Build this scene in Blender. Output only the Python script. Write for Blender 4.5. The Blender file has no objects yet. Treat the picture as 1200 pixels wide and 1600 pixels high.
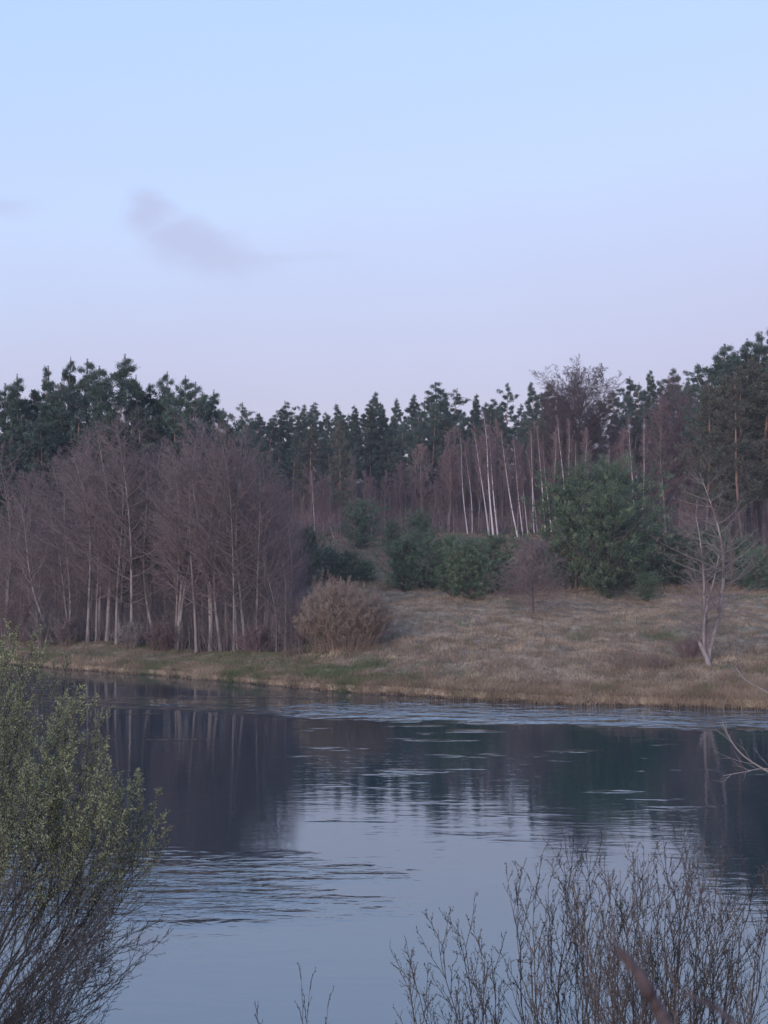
import bpy, math, numpy as np
from mathutils import Vector, Quaternion

R_ = math.radians
scene = bpy.context.scene
COL = scene.collection

# ------------------------------------------------------------------ camera
EYE = 6.5
HAZE = 0.00032
FPX = 2000.0
TILT = math.atan(85 / FPX)
cam = bpy.data.cameras.new("camera")
cam.sensor_fit = 'VERTICAL'; cam.sensor_height = 36.0; cam.lens = 36.0 * FPX / 1600.0
cam.clip_start = 0.05; cam.clip_end = 3000
cam.dof.use_dof = True; cam.dof.focus_distance = 60.0; cam.dof.aperture_fstop = 10.0
camo = bpy.data.objects.new("camera", cam); COL.objects.link(camo)
camo.location = (0, 0, EYE); camo.rotation_euler = (math.pi / 2 + TILT, 0, 0)
scene.camera = camo
scene.view_settings.view_transform = 'Standard'
scene.view_settings.look = 'None'
scene.view_settings.exposure = 0.42
scene.view_settings.gamma = 1.0
scene.render.engine = 'CYCLES'
scene.cycles.max_bounces = 6
scene.cycles.diffuse_bounces = 3
scene.cycles.glossy_bounces = 3
scene.cycles.volume_bounces = 1

# ------------------------------------------------------------------ sky
world = bpy.data.worlds.new("World"); scene.world = world; world.use_nodes = True
wt = world.node_tree; wt.nodes.clear()
def N(t, kind, **kw):
    n = t.nodes.new(kind)
    for k, v in kw.items():
        if isinstance(k, str) and k.startswith('i_'): n.inputs[int(k[2:])].default_value = v
        else: setattr(n, k, v)
    return n
def math_(t, op, a, b=None, c=None, clamp=False):
    n = t.nodes.new('ShaderNodeMath'); n.operation = op; n.use_clamp = clamp
    for i, x in enumerate((a, b, c)):
        if x is None: continue
        if isinstance(x, (int, float)): n.inputs[i].default_value = x
        else: t.links.new(x, n.inputs[i])
    return n.outputs[0]
def ramp(t, fac, stops, interp='LINEAR'):
    n = t.nodes.new('ShaderNodeValToRGB'); n.color_ramp.interpolation = interp
    els = n.color_ramp.elements
    while len(els) < len(stops): els.new(0.5)
    for e, (p, c) in zip(els, stops):
        e.position = p; e.color = (*c, 1) if len(c) == 3 else c
    t.links.new(fac, n.inputs[0]); return n.outputs[0]
def mixc(t, fac, a, b, mode='MIX'):
    n = t.nodes.new('ShaderNodeMix'); n.data_type = 'RGBA'; n.blend_type = mode
    for i, x in ((0, fac), (6, a), (7, b)):
        if isinstance(x, (int, float)): n.inputs[i].default_value = x
        elif isinstance(x, tuple): n.inputs[i].default_value = (*x, 1)
        else: t.links.new(x, n.inputs[i])
    return n.outputs[2]
def noise(t, vec, scale, detail=3, rough=0.5, dist=0.0, out=0):
    n = t.nodes.new('ShaderNodeTexNoise'); n.inputs['Scale'].default_value = scale
    n.inputs['Detail'].default_value = detail; n.inputs['Roughness'].default_value = rough
    n.inputs['Distortion'].default_value = dist
    t.links.new(vec, n.inputs['Vector']); return n.outputs[out]
def maprange(t, v, a, b, c=0.0, d=1.0, smooth=True):
    n = t.nodes.new('ShaderNodeMapRange'); n.interpolation_type = 'SMOOTHSTEP' if smooth else 'LINEAR'
    t.links.new(v, n.inputs[0])
    for i, x in zip((1, 2, 3, 4), (a, b, c, d)): n.inputs[i].default_value = x
    return n.outputs[0]

SUN_EL, SUN_ROT = R_(9), R_(205)          # the sun has gone down behind the viewer
tc = N(wt, 'ShaderNodeTexCoord')
sky = N(wt, 'ShaderNodeTexSky', sky_type='NISHITA', sun_disc=False, sun_elevation=SUN_EL, sun_rotation=SUN_ROT)
bg1 = N(wt, 'ShaderNodeBackground'); wt.links.new(sky.outputs[0], bg1.inputs[0]); bg1.inputs[1].default_value = 0.05
sep = N(wt, 'ShaderNodeSeparateXYZ'); wt.links.new(tc.outputs['Generated'], sep.inputs[0])
X_, Y_, Z_ = sep.outputs
u = math_(wt, 'DIVIDE', X_, math_(wt, 'MAXIMUM', Y_, 0.05))
v = math_(wt, 'DIVIDE', Z_, math_(wt, 'MAXIMUM', Y_, 0.05))
nz = noise(wt, tc.outputs['Generated'], 5.0, 2, 0.5, 0.0)
h = math_(wt, 'ADD', Z_, math_(wt, 'MULTIPLY_ADD', nz, 0.05, -0.025))
h = math_(wt, 'SUBTRACT', h, math_(wt, 'MULTIPLY', X_, 0.10))
grad = ramp(wt, h, [(0.0, (.270, .180, .350)), (0.122, (.272, .212, .370)), (0.189, (.315, .295, .455)),
                    (0.281, (.350, .405, .600)), (0.405, (.320, .425, .690)), (0.62, (.27, .38, .66)), (1.0, (.22, .33, .60))])
# one thin lilac cloud
def blob(cu, cv, ru, rv, ang, warp):
    ca, sa = math.cos(ang), math.sin(ang)
    du = math_(wt, 'SUBTRACT', u, cu); dv = math_(wt, 'SUBTRACT', v, cv)
    a = math_(wt, 'ADD', math_(wt, 'MULTIPLY', du, ca / ru), math_(wt, 'MULTIPLY', dv, sa / ru))
    b = math_(wt, 'ADD', math_(wt, 'MULTIPLY', du, -sa / rv), math_(wt, 'MULTIPLY', dv, ca / rv))
    d = math_(wt, 'SQRT', math_(wt, 'ADD', math_(wt, 'MULTIPLY', a, a), math_(wt, 'MULTIPLY', b, b)))
    d = math_(wt, 'ADD', d, math_(wt, 'MULTIPLY_ADD', warp, 2.2, -1.1))
    return maprange(wt, d, 1.25, 0.1)
mp = N(wt, 'ShaderNodeMapping'); mp.inputs['Scale'].default_value = (1, 1, 2.2); wt.links.new(tc.outputs['Generated'], mp.inputs[0])
cn = noise(wt, mp.outputs[0], 14.0, 4, 0.55, 0.3)
m = blob(-.148, .252, .072, .020, -.33, cn)
m = math_(wt, 'MAXIMUM', m, blob(-.188, .277, .026, .024, 0.3, cn))
m = math_(wt, 'MAXIMUM', m, math_(wt, 'MULTIPLY', blob(-.300, .283, .03, .012, 0.0, cn), 0.45))
m = math_(wt, 'MAXIMUM', m, math_(wt, 'MULTIPLY', blob(-.085, .242, .05, .005, 0.05, cn), 0.5))
m = math_(wt, 'MULTIPLY', m, 0.95)
grad = mixc(wt, m, grad, (.300, .295, .450))
bg2 = N(wt, 'ShaderNodeBackground'); wt.links.new(grad, bg2.inputs[0]); bg2.inputs[1].default_value = 1.0
add = N(wt, 'ShaderNodeAddShader'); wt.links.new(bg1.outputs[0], add.inputs[0]); wt.links.new(bg2.outputs[0], add.inputs[1])
wo = N(wt, 'ShaderNodeOutputWorld'); wt.links.new(add.outputs[0], wo.inputs[0])

# ------------------------------------------------------------------ sun (last glow, very soft)
sl = bpy.data.lights.new("sun", 'SUN'); sl.energy = 1.3; sl.angle = R_(25); sl.color = (1.0, .84, .78)
so = bpy.data.objects.new("sun", sl); COL.objects.link(so)
_el, _az = R_(14), SUN_ROT                 # direction towards the sun, azimuth from +Y clockwise
sd = Vector((math.sin(_az) * math.cos(_el), math.cos(_az) * math.cos(_el), math.sin(_el)))
so.rotation_euler = sd.to_track_quat('Z', 'Y').to_euler()

# ------------------------------------------------------------------ picture point -> world point
FW = np.array([0, math.cos(TILT), math.sin(TILT)]); UP = np.array([0, -math.sin(TILT), math.cos(TILT)])
def at(px, py, Y):
    d = FW + (px - 600) / FPX * np.array([1., 0, 0]) + (800 - py) / FPX * UP
    return np.array([0, 0, EYE]) + d * (Y / d[1])

# ------------------------------------------------------------------ terrain
def ss(a, b, x):
    t = np.clip((np.asarray(x, float) - a) / (b - a), 0, 1); return t * t * (3 - 2 * t)
BX = [-400, -120, -60, -34, -25, -20.3, -11.3, -3.4, 3.2, 9.1, 17.6, 40, 80, 400]
BY = [190, 150, 112, 91, 85, 81.3, 75.1, 67.4, 63.4, 61.0, 58.6, 53, 46, 20]
def bank(X):
    X = np.asarray(X, float)
    return np.interp(X, BX, BY) + .18 * np.sin(X * 1.3) + .12 * np.sin(X * 3.1 + 1) + .08 * np.sin(X * 6.7 + 2) + .35 * np.sin(X * .52 + .8) * np.sin(X * .19)
def height(X, Y):
    X = np.asarray(X, float); Y = np.asarray(Y, float)
    d = Y - bank(X)
    Rz = np.interp(d, [-6, -1, -.12, .25, 1.0, 7, 30, 55, 140, 165, 215, 300, 900], [-1.5, -1.2, -.35, .38, .55, 1.45, 2.9, 4.3, 12.3, 14.8, 25, 30, 32])
    Lz = np.interp(d, [-6, -1, -.12, .25, 1.0, 7, 40, 120, 160, 205, 300, 900], [-1.5, -1.2, -.35, .30, .42, 1.1, 3.6, 11.5, 15.5, 25, 30, 32])
    w = ss(-.068, .0, X / np.maximum(Y, 40))
    z = Rz * w + Lz * (1 - w)
    a = np.clip(d / 8, 0, 1)
    z = z + a * (.16 * np.sin(X * .9 + Y * .35) * np.sin(Y * .55 + .4 * X) + .26 * np.sin(X * .31 + 1.7) * np.sin(Y * .23 + .6)
                 + .07 * np.sin(X * 2.3 + Y * 1.1) * np.sin(Y * 1.9 - X) + .04 * np.sin(X * 4.7 - Y * .8) * np.sin(Y * 3.1 + X * 1.3))
    z = z + 1.0 * np.exp(-((X - 4.5) / 8) ** 2 - ((Y - 93) / 11) ** 2)
    near = np.interp(Y, [-300, -30, -5, 0, 3, 9, 14, 16.5, 20], [14, 8, 5.3, 5.0, 4.3, 2.4, .7, -.2, -1.5])
    return np.where(Y < 26, near, z)
def ground_at(px, py, lo=40, hi=330):
    Ys = np.linspace(lo, hi, 3000)
    d = FW + (px - 600) / FPX * np.array([1., 0, 0]) + (800 - py) / FPX * UP
    X = d[0] / d[1] * Ys; Zr = EYE + d[2] / d[1] * Ys
    hit = np.where(Zr <= height(X, Ys))[0]
    k = hit[0] if len(hit) else len(Ys) - 1
    return np.array([X[k], Ys[k], float(height(X[k], Ys[k]))])
def on(px, Y):
    X = at(px, 880, Y)[0]; return np.array([X, Y, float(height(X, Y))])

# ------------------------------------------------------------------ mesh builder
class Geo:
    def __init__(s): s.v = []; s.f = []; s.a = []; s.n = 0
    def add(s, V, F, A=0.5):
        V = np.asarray(V, np.float32).reshape(-1, 3); F = np.asarray(F, np.int64).reshape(-1, 3)
        s.v.append(V); s.f.append(F + s.n); s.n += len(V)
        s.a.append(np.broadcast_to(np.asarray(A, np.float32), (len(V),)))
    def tubes(s, P, R, sides=3, A=0.5):
        P = np.asarray(P, float); R = np.asarray(R, float)
        n, K, _ = P.shape
        if n == 0: return
        T = np.gradient(P, axis=1); T /= np.linalg.norm(T, axis=2, keepdims=True) + 1e-9
        ref = np.where(np.abs(T[:, :1, 2:3]) > .9, np.array([1., 0, 0]), np.array([0, 0, 1.]))
        U = np.cross(T, ref); U /= np.linalg.norm(U, axis=2, keepdims=True) + 1e-9
        W = np.cross(T, U)
        an = np.arange(sides) * 2 * math.pi / sides
        V = P[:, :, None, :] + R[:, :, None, None] * (np.cos(an)[None, None, :, None] * U[:, :, None, :] + np.sin(an)[None, None, :, None] * W[:, :, None, :])
        idx = np.arange(n * K * sides).reshape(n, K, sides); nx = np.roll(idx, -1, axis=2)
        a, b, c, d = idx[:, :-1], nx[:, :-1], nx[:, 1:], idx[:, 1:]
        F = np.concatenate([np.stack([a, b, c], -1).reshape(-1, 3), np.stack([a, c, d], -1).reshape(-1, 3)])
        A = np.asarray(A, float)
        if A.ndim == 1: A = np.repeat(A, K * sides)
        s.add(V, F, A)
    def spikes(s, P, D, L, r, A=0.5):          # three-sided tapering twigs, base P, direction D
        n = len(P)
        if n == 0: return
        D = D / (np.linalg.norm(D, axis=1, keepdims=True) + 1e-9)
        ref = np.where(np.abs(D[:, 2:3]) > .9, np.array([1., 0, 0]), np.array([0, 0, 1.]))
        U = np.cross(D, ref); U /= np.linalg.norm(U, axis=1, keepdims=True) + 1e-9
        W = np.cross(D, U); r = np.broadcast_to(r, (n,))[:, None]
        V = np.stack([P + r * U, P + r * (-.5 * U + .87 * W), P + r * (-.5 * U - .87 * W), P + D * np.asarray(L)[:, None]], 1)
        b = (np.arange(n) * 4)[:, None]
        F = np.concatenate([b + [0, 1, 3], b + [1, 2, 3], b + [2, 0, 3]])
        A = np.asarray(A, float)
        if A.ndim == 1: A = np.repeat(A, 4)
        s.add(V, F, A)
    def blades(s, P, D, L, w, A=0.5, rng=None, mid=.45):  # flat pointed leaves / needle tufts: two triangles (diamond)
        n = len(P)
        if n == 0: return
        D = D / (np.linalg.norm(D, axis=1, keepdims=True) + 1e-9)
        q = rng.normal(size=(n, 3)); S = np.cross(D, q); S /= np.linalg.norm(S, axis=1, keepdims=True) + 1e-9
        L = np.broadcast_to(L, (n,))[:, None]; w = np.broadcast_to(w, (n,))[:, None]
        V = np.stack([P, P + D * L * mid + S * w / 2, P + D * L, P + D * L * mid - S * w / 2], 1)
        b = (np.arange(n) * 4)[:, None]
        F = np.concatenate([b + [0, 1, 2], b + [0, 2, 3]])
        A = np.asarray(A, float)
        if A.ndim == 1: A = np.repeat(A, 4)
        s.add(V, F, A)
    def mesh(s, name, mat, smooth=False):
        me = bpy.data.meshes.new(name)
        if not s.v: return me
        V = np.concatenate(s.v); F = np.concatenate(s.f); A = np.concatenate(s.a)
        me.vertices.add(len(V)); me.vertices.foreach_set('co', V.astype(np.float32).ravel())
        me.loops.add(F.size); me.loops.foreach_set('vertex_index', F.astype(np.int32).ravel())
        me.polygons.add(len(F)); me.polygons.foreach_set('loop_start', (np.arange(len(F)) * 3).astype(np.int32))
        if smooth: me.polygons.foreach_set('use_smooth', np.ones(len(F), bool))
        at_ = me.attributes.new('tone', 'FLOAT', 'POINT'); at_.data.foreach_set('value', A.astype(np.float32))
        me.update(calc_edges=True); me.materials.append(mat)
        return me

# ------------------------------------------------------------------ materials
def material(name, rough=.85, spec=.2):
    m = bpy.data.materials.new(name); m.use_nodes = True
    t = m.node_tree; b = t.nodes['Principled BSDF']
    b.inputs['Roughness'].default_value = rough; b.inputs['Specular IOR Level'].default_value = spec
    return m, t, b
def toned(name, lo, hi, nscale=0, ncol=None, objvar=.25, rough=.85, translucent=0.0):
    """colour runs lo..hi with the per-leaf 'tone' attribute, patches of ncol by noise, value varies per object"""
    m, t, b = material(name, rough)
    at_ = N(t, 'ShaderNodeAttribute', attribute_name='tone')
    c = mixc(t, at_.outputs['Fac'], lo, hi)
    g = N(t, 'ShaderNodeNewGeometry')
    if ncol:
        nn = noise(t, g.outputs['Position'], nscale, 3, .6)
        c = mixc(t, maprange(t, nn, .42, .62), c, ncol)
    oi = N(t, 'ShaderNodeObjectInfo')
    f = math_(t, 'MULTIPLY_ADD', oi.outputs['Random'], 2 * objvar, 1 - objvar)
    hs = N(t, 'ShaderNodeHueSaturation'); t.links.new(c, hs.inputs['Color']); t.links.new(f, hs.inputs['Value'])
    hs.inputs['Hue'].default_value = .5
    hv = math_(t, 'MULTIPLY_ADD', oi.outputs['Random'], .03, .485); t.links.new(hv, hs.inputs['Hue'])
    t.links.new(hs.outputs[0], b.inputs['Base Color'])
    return m
def bark(name, base, dark, zs=.25, scale=3.0, lo=.45, hi=.62, top=None, ztop=(6, 12), rough=.9):
    m, t, b = material(name, rough)
    tcx = N(t, 'ShaderNodeTexCoord'); mpx = N(t, 'ShaderNodeMapping'); mpx.inputs['Scale'].default_value = (1, 1, zs)
    t.links.new(tcx.outputs['Object'], mpx.inputs[0])
    nn = noise(t, mpx.outputs[0], scale, 4, .65)
    c = mixc(t, maprange(t, nn, lo, hi), base, dark)
    if top:
        sp = N(t, 'ShaderNodeSeparateXYZ'); t.links.new(tcx.outputs['Object'], sp.inputs[0])
        c = mixc(t, maprange(t, sp.outputs[2], *ztop), c, top)
    oi = N(t, 'ShaderNodeObjectInfo')
    hs = N(t, 'ShaderNodeHueSaturation'); t.links.new(c, hs.inputs['Color'])
    t.links.new(math_(t, 'MULTIPLY_ADD', oi.outputs['Random'], .4, .8), hs.inputs['Value'])
    t.links.new(hs.outputs[0], b.inputs['Base Color'])
    bp = N(t, 'ShaderNodeBump'); bp.inputs['Distance'].default_value = .03; t.links.new(nn, bp.inputs['Height']); t.links.new(bp.outputs[0], b.inputs['Normal'])
    return m
M = {}
M['alder_bark'] = bark('alder_bark', (.27, .24, .235), (.13, .11, .115), .3, 2.5)
M['birch_bark'] = bark('birch_bark', (.66, .60, .62), (.10, .08, .085), 3.0, 1.5, .56, .66)
M['pink_birch_bark'] = bark('pink_birch_bark', (.34, .26, .26), (.17, .11, .115), 2.0, 1.5, .5, .66)
M['pine_bark'] = bark('pine_bark', (.15, .12, .12), (.09, .07, .07), .3, 3.0, top=(.30, .19, .15), ztop=(4, 11))
M['dark_bark'] = bark('dark_bark', (.13, .10, .10), (.07, .055, .055), .3, 3.0)
M['grey_bark'] = bark('grey_bark', (.29, .25, .25), (.14, .11, .11), .4, 2.5)
M['alder_twig'] = toned('alder_twig', (.125, .096, .102), (.25, .195, .195), objvar=.16)
M['red_twig'] = toned('red_twig', (.14, .095, .10), (.275, .19, .188), objvar=.2)
M['brown_twig'] = toned('brown_twig', (.13, .09, .09), (.23, .17, .15))
M['dark_twig'] = toned('dark_twig', (.085, .062, .062), (.15, .11, .105))
M['tan_twig'] = toned('tan_twig', (.19, .135, .115), (.33, .245, .20), objvar=.05)
M['pale_twig'] = toned('pale_twig', (.15, .12, .12), (.31, .265, .26))
M['needles'] = toned('pine_needles', (.030, .056, .050), (.135, .185, .145), .5, (.065, .10, .082), rough=.7)
M['brown_needles'] = toned('brown_pine_needles', (.055, .066, .054), (.14, .145, .11), .5, (.095, .088, .074), rough=.7)
M['young_needles'] = toned('young_pine_needles', (.032, .064, .050), (.235, .31, .185), .45, (.075, .12, .075), objvar=.15, rough=.65)
M['willow_leaf'] = toned('willow_leaf', (.14, .16, .085), (.42, .44, .24), 1.1, (.22, .24, .14), objvar=.06, rough=.6)
M['near_twig'] = toned('near_twig', (.040, .039, .042), (.115, .104, .10), objvar=.1)
M['brown_near_twig'] = toned('brown_near_twig', (.08, .062, .056), (.20, .155, .135), objvar=.15)
M['bud'] = toned('bud', (.05, .035, .035), (.20, .15, .11), objvar=.1)
M['close_bark'] = bark('close_bark', (.13, .10, .105), (.07, .052, .055), .5, 60.0)

# ------------------------------------------------------------------ growth
def children(rng, P, R, n, t0, t1, a0, a1, lf, rf, K, up=0.0, wob=.1, shape=None, rmin=.004, lmin=0.1, taper=.25, tpow=1.0, flat=0.0):
    m, Kp, _ = P.shape
    seg = np.linalg.norm(np.diff(P, axis=1), axis=2); Lp = seg.sum(1)
    par = np.repeat(np.arange(m), n); i = np.tile(np.arange(n), m)
    t = t0 + (t1 - t0) * ((i + rng.random(m * n)) / n) ** tpow
    f = t * (Kp - 1); k = np.clip(f.astype(int), 0, Kp - 2); fr = (f - k)[:, None]
    p = P[par, k] * (1 - fr) + P[par, k + 1] * fr
    rr = R[par, k] * (1 - fr[:, 0]) + R[par, k + 1] * fr[:, 0]
    T = P[par, k + 1] - P[par, k]; T /= np.linalg.norm(T, axis=1, keepdims=True) + 1e-9
    ref = np.where(np.abs(T[:, 2:3]) > .95, np.array([1., 0, 0]), np.array([0, 0, 1.]))
    U = np.cross(T, ref); U /= np.linalg.norm(U, axis=1, keepdims=True) + 1e-9
    W = np.cross(T, U)
    az = i * 2.399 + rng.random(m)[par] * 6.28 + rng.normal(size=m * n) * .5
    if flat: az = np.where(rng.random(m * n) < flat, (i % 2) * math.pi + rng.normal(size=m * n) * .35, az)
    an = a0 + (a1 - a0) * rng.random(m * n)
    D = np.cos(an)[:, None] * T + np.sin(an)[:, None] * (np.cos(az)[:, None] * U + np.sin(az)[:, None] * W)
    sh = shape(t) if shape else (1 - .6 * t)
    L = np.maximum(Lp[par] * lf * sh * (.7 + .6 * rng.random(m * n)), lmin)
    C = np.empty((m * n, K, 3)); C[:, 0] = p; step = (L / (K - 1))[:, None]; d = D
    for q in range(1, K):
        C[:, q] = C[:, q - 1] + d * step
        d = d + np.array([0, 0, up / (K - 1)]) + rng.normal(size=d.shape) * wob
        d /= np.linalg.norm(d, axis=1, keepdims=True)
    r0 = np.maximum(np.minimum(rr * .75, L * rf), rmin)
    CR = r0[:, None] * np.linspace(1, taper, K)[None]
    return C, CR, L
def trunk(rng, H, r, K=12, bend=.04, lean=(0, 0), taper=.12):
    z = np.linspace(0, 1, K)
    a, b = rng.random(2) * 6.28
    env = np.sin(z * math.pi)
    x = H * bend * (np.sin(z * 5 + a) * .5 * z * 1.2 + rng.normal() * env * .5) + lean[0] * H * z
    y = H * bend * (np.sin(z * 4 + b) * .5 * z * 1.2 + rng.normal() * env * .5) + lean[1] * H * z
    x -= x[0]; y -= y[0]
    P = np.stack([x, y, H * z], 1)[None]
    rad = r * (1 - (1 - taper) * z ** .9); rad[0] *= 1.35
    P[0, 0, 2] -= .3
    return P, rad[None]
def rt(rng, n): return rng.random(n)

def bare_tree(name, seed, H, r, bark_m, twig_m, n1=55, t0=.3, ang=(.6, 1.1), l1=.24, n2=9, n3=8, l2=.42, l3=.42, up=.5,
              bend=.04, shape=None, r3=.013, stems=None, tw=1.0, n4=0, clear=0.0):
    rng = np.random.default_rng(seed)
    shape = shape or (lambda t: (np.clip(1.05 - t, 0, 1)) ** .55 * (.55 + .45 * np.minimum(1, (t - t0) / .25 + .2)))
    tk, crown = [], Geo()
    stems = stems or [(0, 0, 1.0)]
    for (lx, ly, hs) in stems:
        P, Rr = trunk(rng, H * hs, r * (.6 + .4 * hs), bend=bend, lean=(lx, ly))
        g = Geo(); g.tubes(P, Rr, 7); tk.append(g.mesh(name + '_trunk', M[bark_m], True))
        C1, R1, _ = children(rng, P, Rr, int(n1 * hs), t0, 1.0, ang[0], ang[1], l1, .011, 6, up=up, wob=.10, shape=shape)
        crown.tubes(C1, R1, 4, rt(rng, len(C1)) * .5 + .4)
        C2, R2, _ = children(rng, C1, R1, n2, .12, 1.0, .45, .95, l2, .010, 4, up=up * .5, wob=.14, lmin=.3)
        crown.tubes(C2, R2, 3, rt(rng, len(C2)) * .6 + .2)
        src, sr = C2, R2
        if n4:
            C3, R3, _ = children(rng, C2, R2, n4, .1, 1.0, .4, .9, .5, .010, 3, up=.1, wob=.15, lmin=.25)
            crown.tubes(C3, R3, 3, rt(rng, len(C3)) * .6 + .2); src, sr = C3, R3
        C3, R3, L3 = children(rng, src, sr, n3, .1, 1.0, .35, .95, l3, .012, 2, lmin=.25)
        crown.spikes(C3[:, 0], C3[:, 1] - C3[:, 0], L3 * tw, r3 * (.6 + .6 * rt(rng, len(C3))), rt(rng, len(C3)))
    zt = float(np.percentile(np.concatenate([v_[:, 2] for v_ in crown.v]), 99.5))
    return dict(H=zt, trunk=tk, crown=crown.mesh(name + '_crown', M[twig_m]), base=name)

def pine(name, seed, H, r, cb=.35, n1=48, spread=.20, n2=6, m=14, lumps=.5, nlen=.28, nwid=.06, needle='needles', bk='pine_bark',
         shape=None, droop=-.1, low=0, cr=.30, ang=(1.0, 1.5), trunk_bend=.02):
    rng = np.random.default_rng(seed)
    P, Rr = trunk(rng, H, r, bend=trunk_bend, taper=.15)
    tg = Geo(); tg.tubes(P, Rr, 7)
    shape = shape or (lambda t: (np.clip(1.03 - t, 0, 1) / (1 - cb)) ** .85 * (.6 + .4 * np.sin((t - cb) / (1 - cb) * math.pi)))
    f = 1 + lumps * np.sin(rng.random() * 6 + np.arange(n1) * 1.7)
    C1, R1, L1 = children(rng, P, Rr, n1, cb, .985, ang[0], ang[1], spread, .014, 5, up=.75 + droop, wob=.10, tpow=1.12, shape=lambda t: shape(t) * np.resize(f, t.shape))
    bg = Geo(); bg.tubes(C1, R1, 4)
    if low:
        D1, S1, _ = children(rng, P, Rr, low, .15, cb, 1.2, 1.7, .09, .01, 3, up=-.2, wob=.1, shape=lambda t: .5 + .8 * rng.random(t.shape))
        bg.tubes(D1, S1, 3)
    C2, R2, L2 = children(rng, C1, R1, n2, .25, 1.0, .5, 1.0, .45, .012, 3, up=.35, wob=.1, lmin=.25, flat=.6)
    bg.tubes(C2, R2, 3)
    cp = [C2[:, 2], C2[:, 1] * .4 + C2[:, 2] * .6, C1[:, -1], P[0, -1:] - np.linspace(.055, -.004, 8)[:, None] * np.array([[0, 0, H]])]
    cd = [C2[:, 2] - C2[:, 1], C2[:, 2] - C2[:, 1], C1[:, -1] - C1[:, -2], np.tile([0, 0, 1.], (8, 1))]
    cp = np.concatenate(cp); cd = np.concatenate(cd); cd /= np.linalg.norm(cd, axis=1, keepdims=True) + 1e-9
    nb = len(cp); tone = np.clip(rng.normal(.42, .30, nb), 0, 1)
    par = np.repeat(np.arange(nb), m)
    D = cd[par] * .9 + rng.normal(size=(nb * m, 3)) * .6 + [0, 0, .6]
    pos = cp[par] + rng.normal(size=(nb * m, 3)) * cr * np.array([.45, .45, .45]) * np.where(par >= nb - 8, .35, 1)[:, None]
    tp_ = np.clip((H * 1.02 - cp[par][:, 2]) / (.12 * H), .5, 1)
    g = Geo(); g.blades(pos, D, tp_ * nlen * (.6 + .8 * rng.random(nb * m)), tp_ * nwid * (.6 + .8 * rng.random(nb * m)), np.clip(tone[par] + rng.normal(size=nb * m) * .15, 0, 1), rng)
    return dict(H=H, trunk=[tg.mesh(name + '_trunk', M[bk], True)], crown=g.mesh(name + '_crown', M[needle]), limbs=bg.mesh(name + '_limbs', M['dark_bark']), base=name)

STANDS = {}
def place(name, var, base, top=None, H=None, spin=0.0, wide=1.0, label=None, cat='tree', group=None, stand=None, px=None):
    o = bpy.data.objects.new(name, None); COL.objects.link(o); o.empty_display_size = .2
    base = Vector(base)
    if top is not None:
        d = Vector(top) - base; L = d.length; q = d.to_track_quat('Z', 'Y') @ Quaternion((0, 0, 1), spin)
    else:
        L = H; q = Quaternion((0, 0, 1), spin)
    s = L / var['H']
    o.location = base; o.rotation_mode = 'QUATERNION'; o.rotation_quaternion = q; o.scale = (s * wide, s * wide, s)
    for me in var['trunk']:
        c = bpy.data.objects.new('trunk', me); COL.objects.link(c); c.parent = o
    c = bpy.data.objects.new('crown', var['crown']); COL.objects.link(c); c.parent = o
    if 'limbs' in var:
        b = bpy.data.objects.new('limb_framework', var['limbs']); COL.objects.link(b); b.parent = c
    o['category'] = cat
    if label: o['label'] = label
    if group: o['group'] = group
    if stand: STANDS.setdefault(stand, []).append((px, o))
    return o
def tag(o, label, cat, group=None):
    o['label'] = label; o['category'] = cat
    if group: o['group'] = group
def link(name, me, parent=None, kind=None):
    o = bpy.data.objects.new(name, me); COL.objects.link(o)
    if parent: o.parent = parent
    if kind: o['kind'] = kind
    return o

# ------------------------------------------------------------------ ground sheet
def grid_axis(segs):
    out = []
    for a, b, s in segs: out.append(np.arange(a, b, s))
    return np.concatenate(out + [[segs[-1][1]]])
gx = grid_axis([(-900, -200, 50), (-200, -70, 6), (-70, -30, 1.0), (-30, 30, .35), (30, 70, 1.0), (70, 200, 6), (200, 900, 50)])
gy = grid_axis([(-300, -20, 20), (-20, 20, 1.0)])
gd = grid_axis([(-22, -2, 2.5), (-2, -.3, .3), (-.3, 1.2, .09), (1.2, 8, .4), (8, 70, .8), (70, 200, 3), (200, 900, 25)])
XX1, YY1 = np.meshgrid(gx, gy); XX2, DD = np.meshgrid(gx, gd)
YY2 = bank(XX2) + DD; YY2 = np.maximum(YY2, 21 + (DD + 22) * .1)
GXX = np.concatenate([XX1, XX2]); GYY = np.concatenate([YY1, YY2]); GZZ = height(GXX, GYY)
rows, cols = GXX.shape
gi = np.arange(rows * cols).reshape(rows, cols)
a, b, c, d = gi[:-1, :-1], gi[:-1, 1:], gi[1:, 1:], gi[1:, :-1]
F = np.concatenate([np.stack([a, b, c], -1).reshape(-1, 3), np.stack([a, c, d], -1).reshape(-1, 3)])
# forest-floor share of every ground point
def forest(X, Y):
    d_ = Y - bank(X); U = X / np.maximum(Y, 1)
    left = ss(5.5, 8.5, d_) * (1 - ss(-.095, -.06, U))
    back = ss(62, 128, d_)
    return np.clip(np.maximum(left, back), 0, 1) * (Y > 30)
G = Geo(); G.add(np.stack([GXX, GYY, GZZ], -1), F, forest(GXX, GYY).ravel())
m, t, b = material('meadow', .95, .1)
g_ = N(t, 'ShaderNodeNewGeometry'); pos = g_.outputs['Position']
mpg = N(t, 'ShaderNodeMapping'); mpg.inputs['Scale'].default_value = (1, .55, 1); t.links.new(pos, mpg.inputs[0])
n1 = noise(t, mpg.outputs[0], .16, 4, .6, .4); n2 = noise(t, mpg.outputs[0], 1.1, 5, .7); n3 = noise(t, mpg.outputs[0], .45, 4, .65)
c = mixc(t, maprange(t, n2, .35, .68), (.17, .125, .09), (.40, .31, .22))
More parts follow.
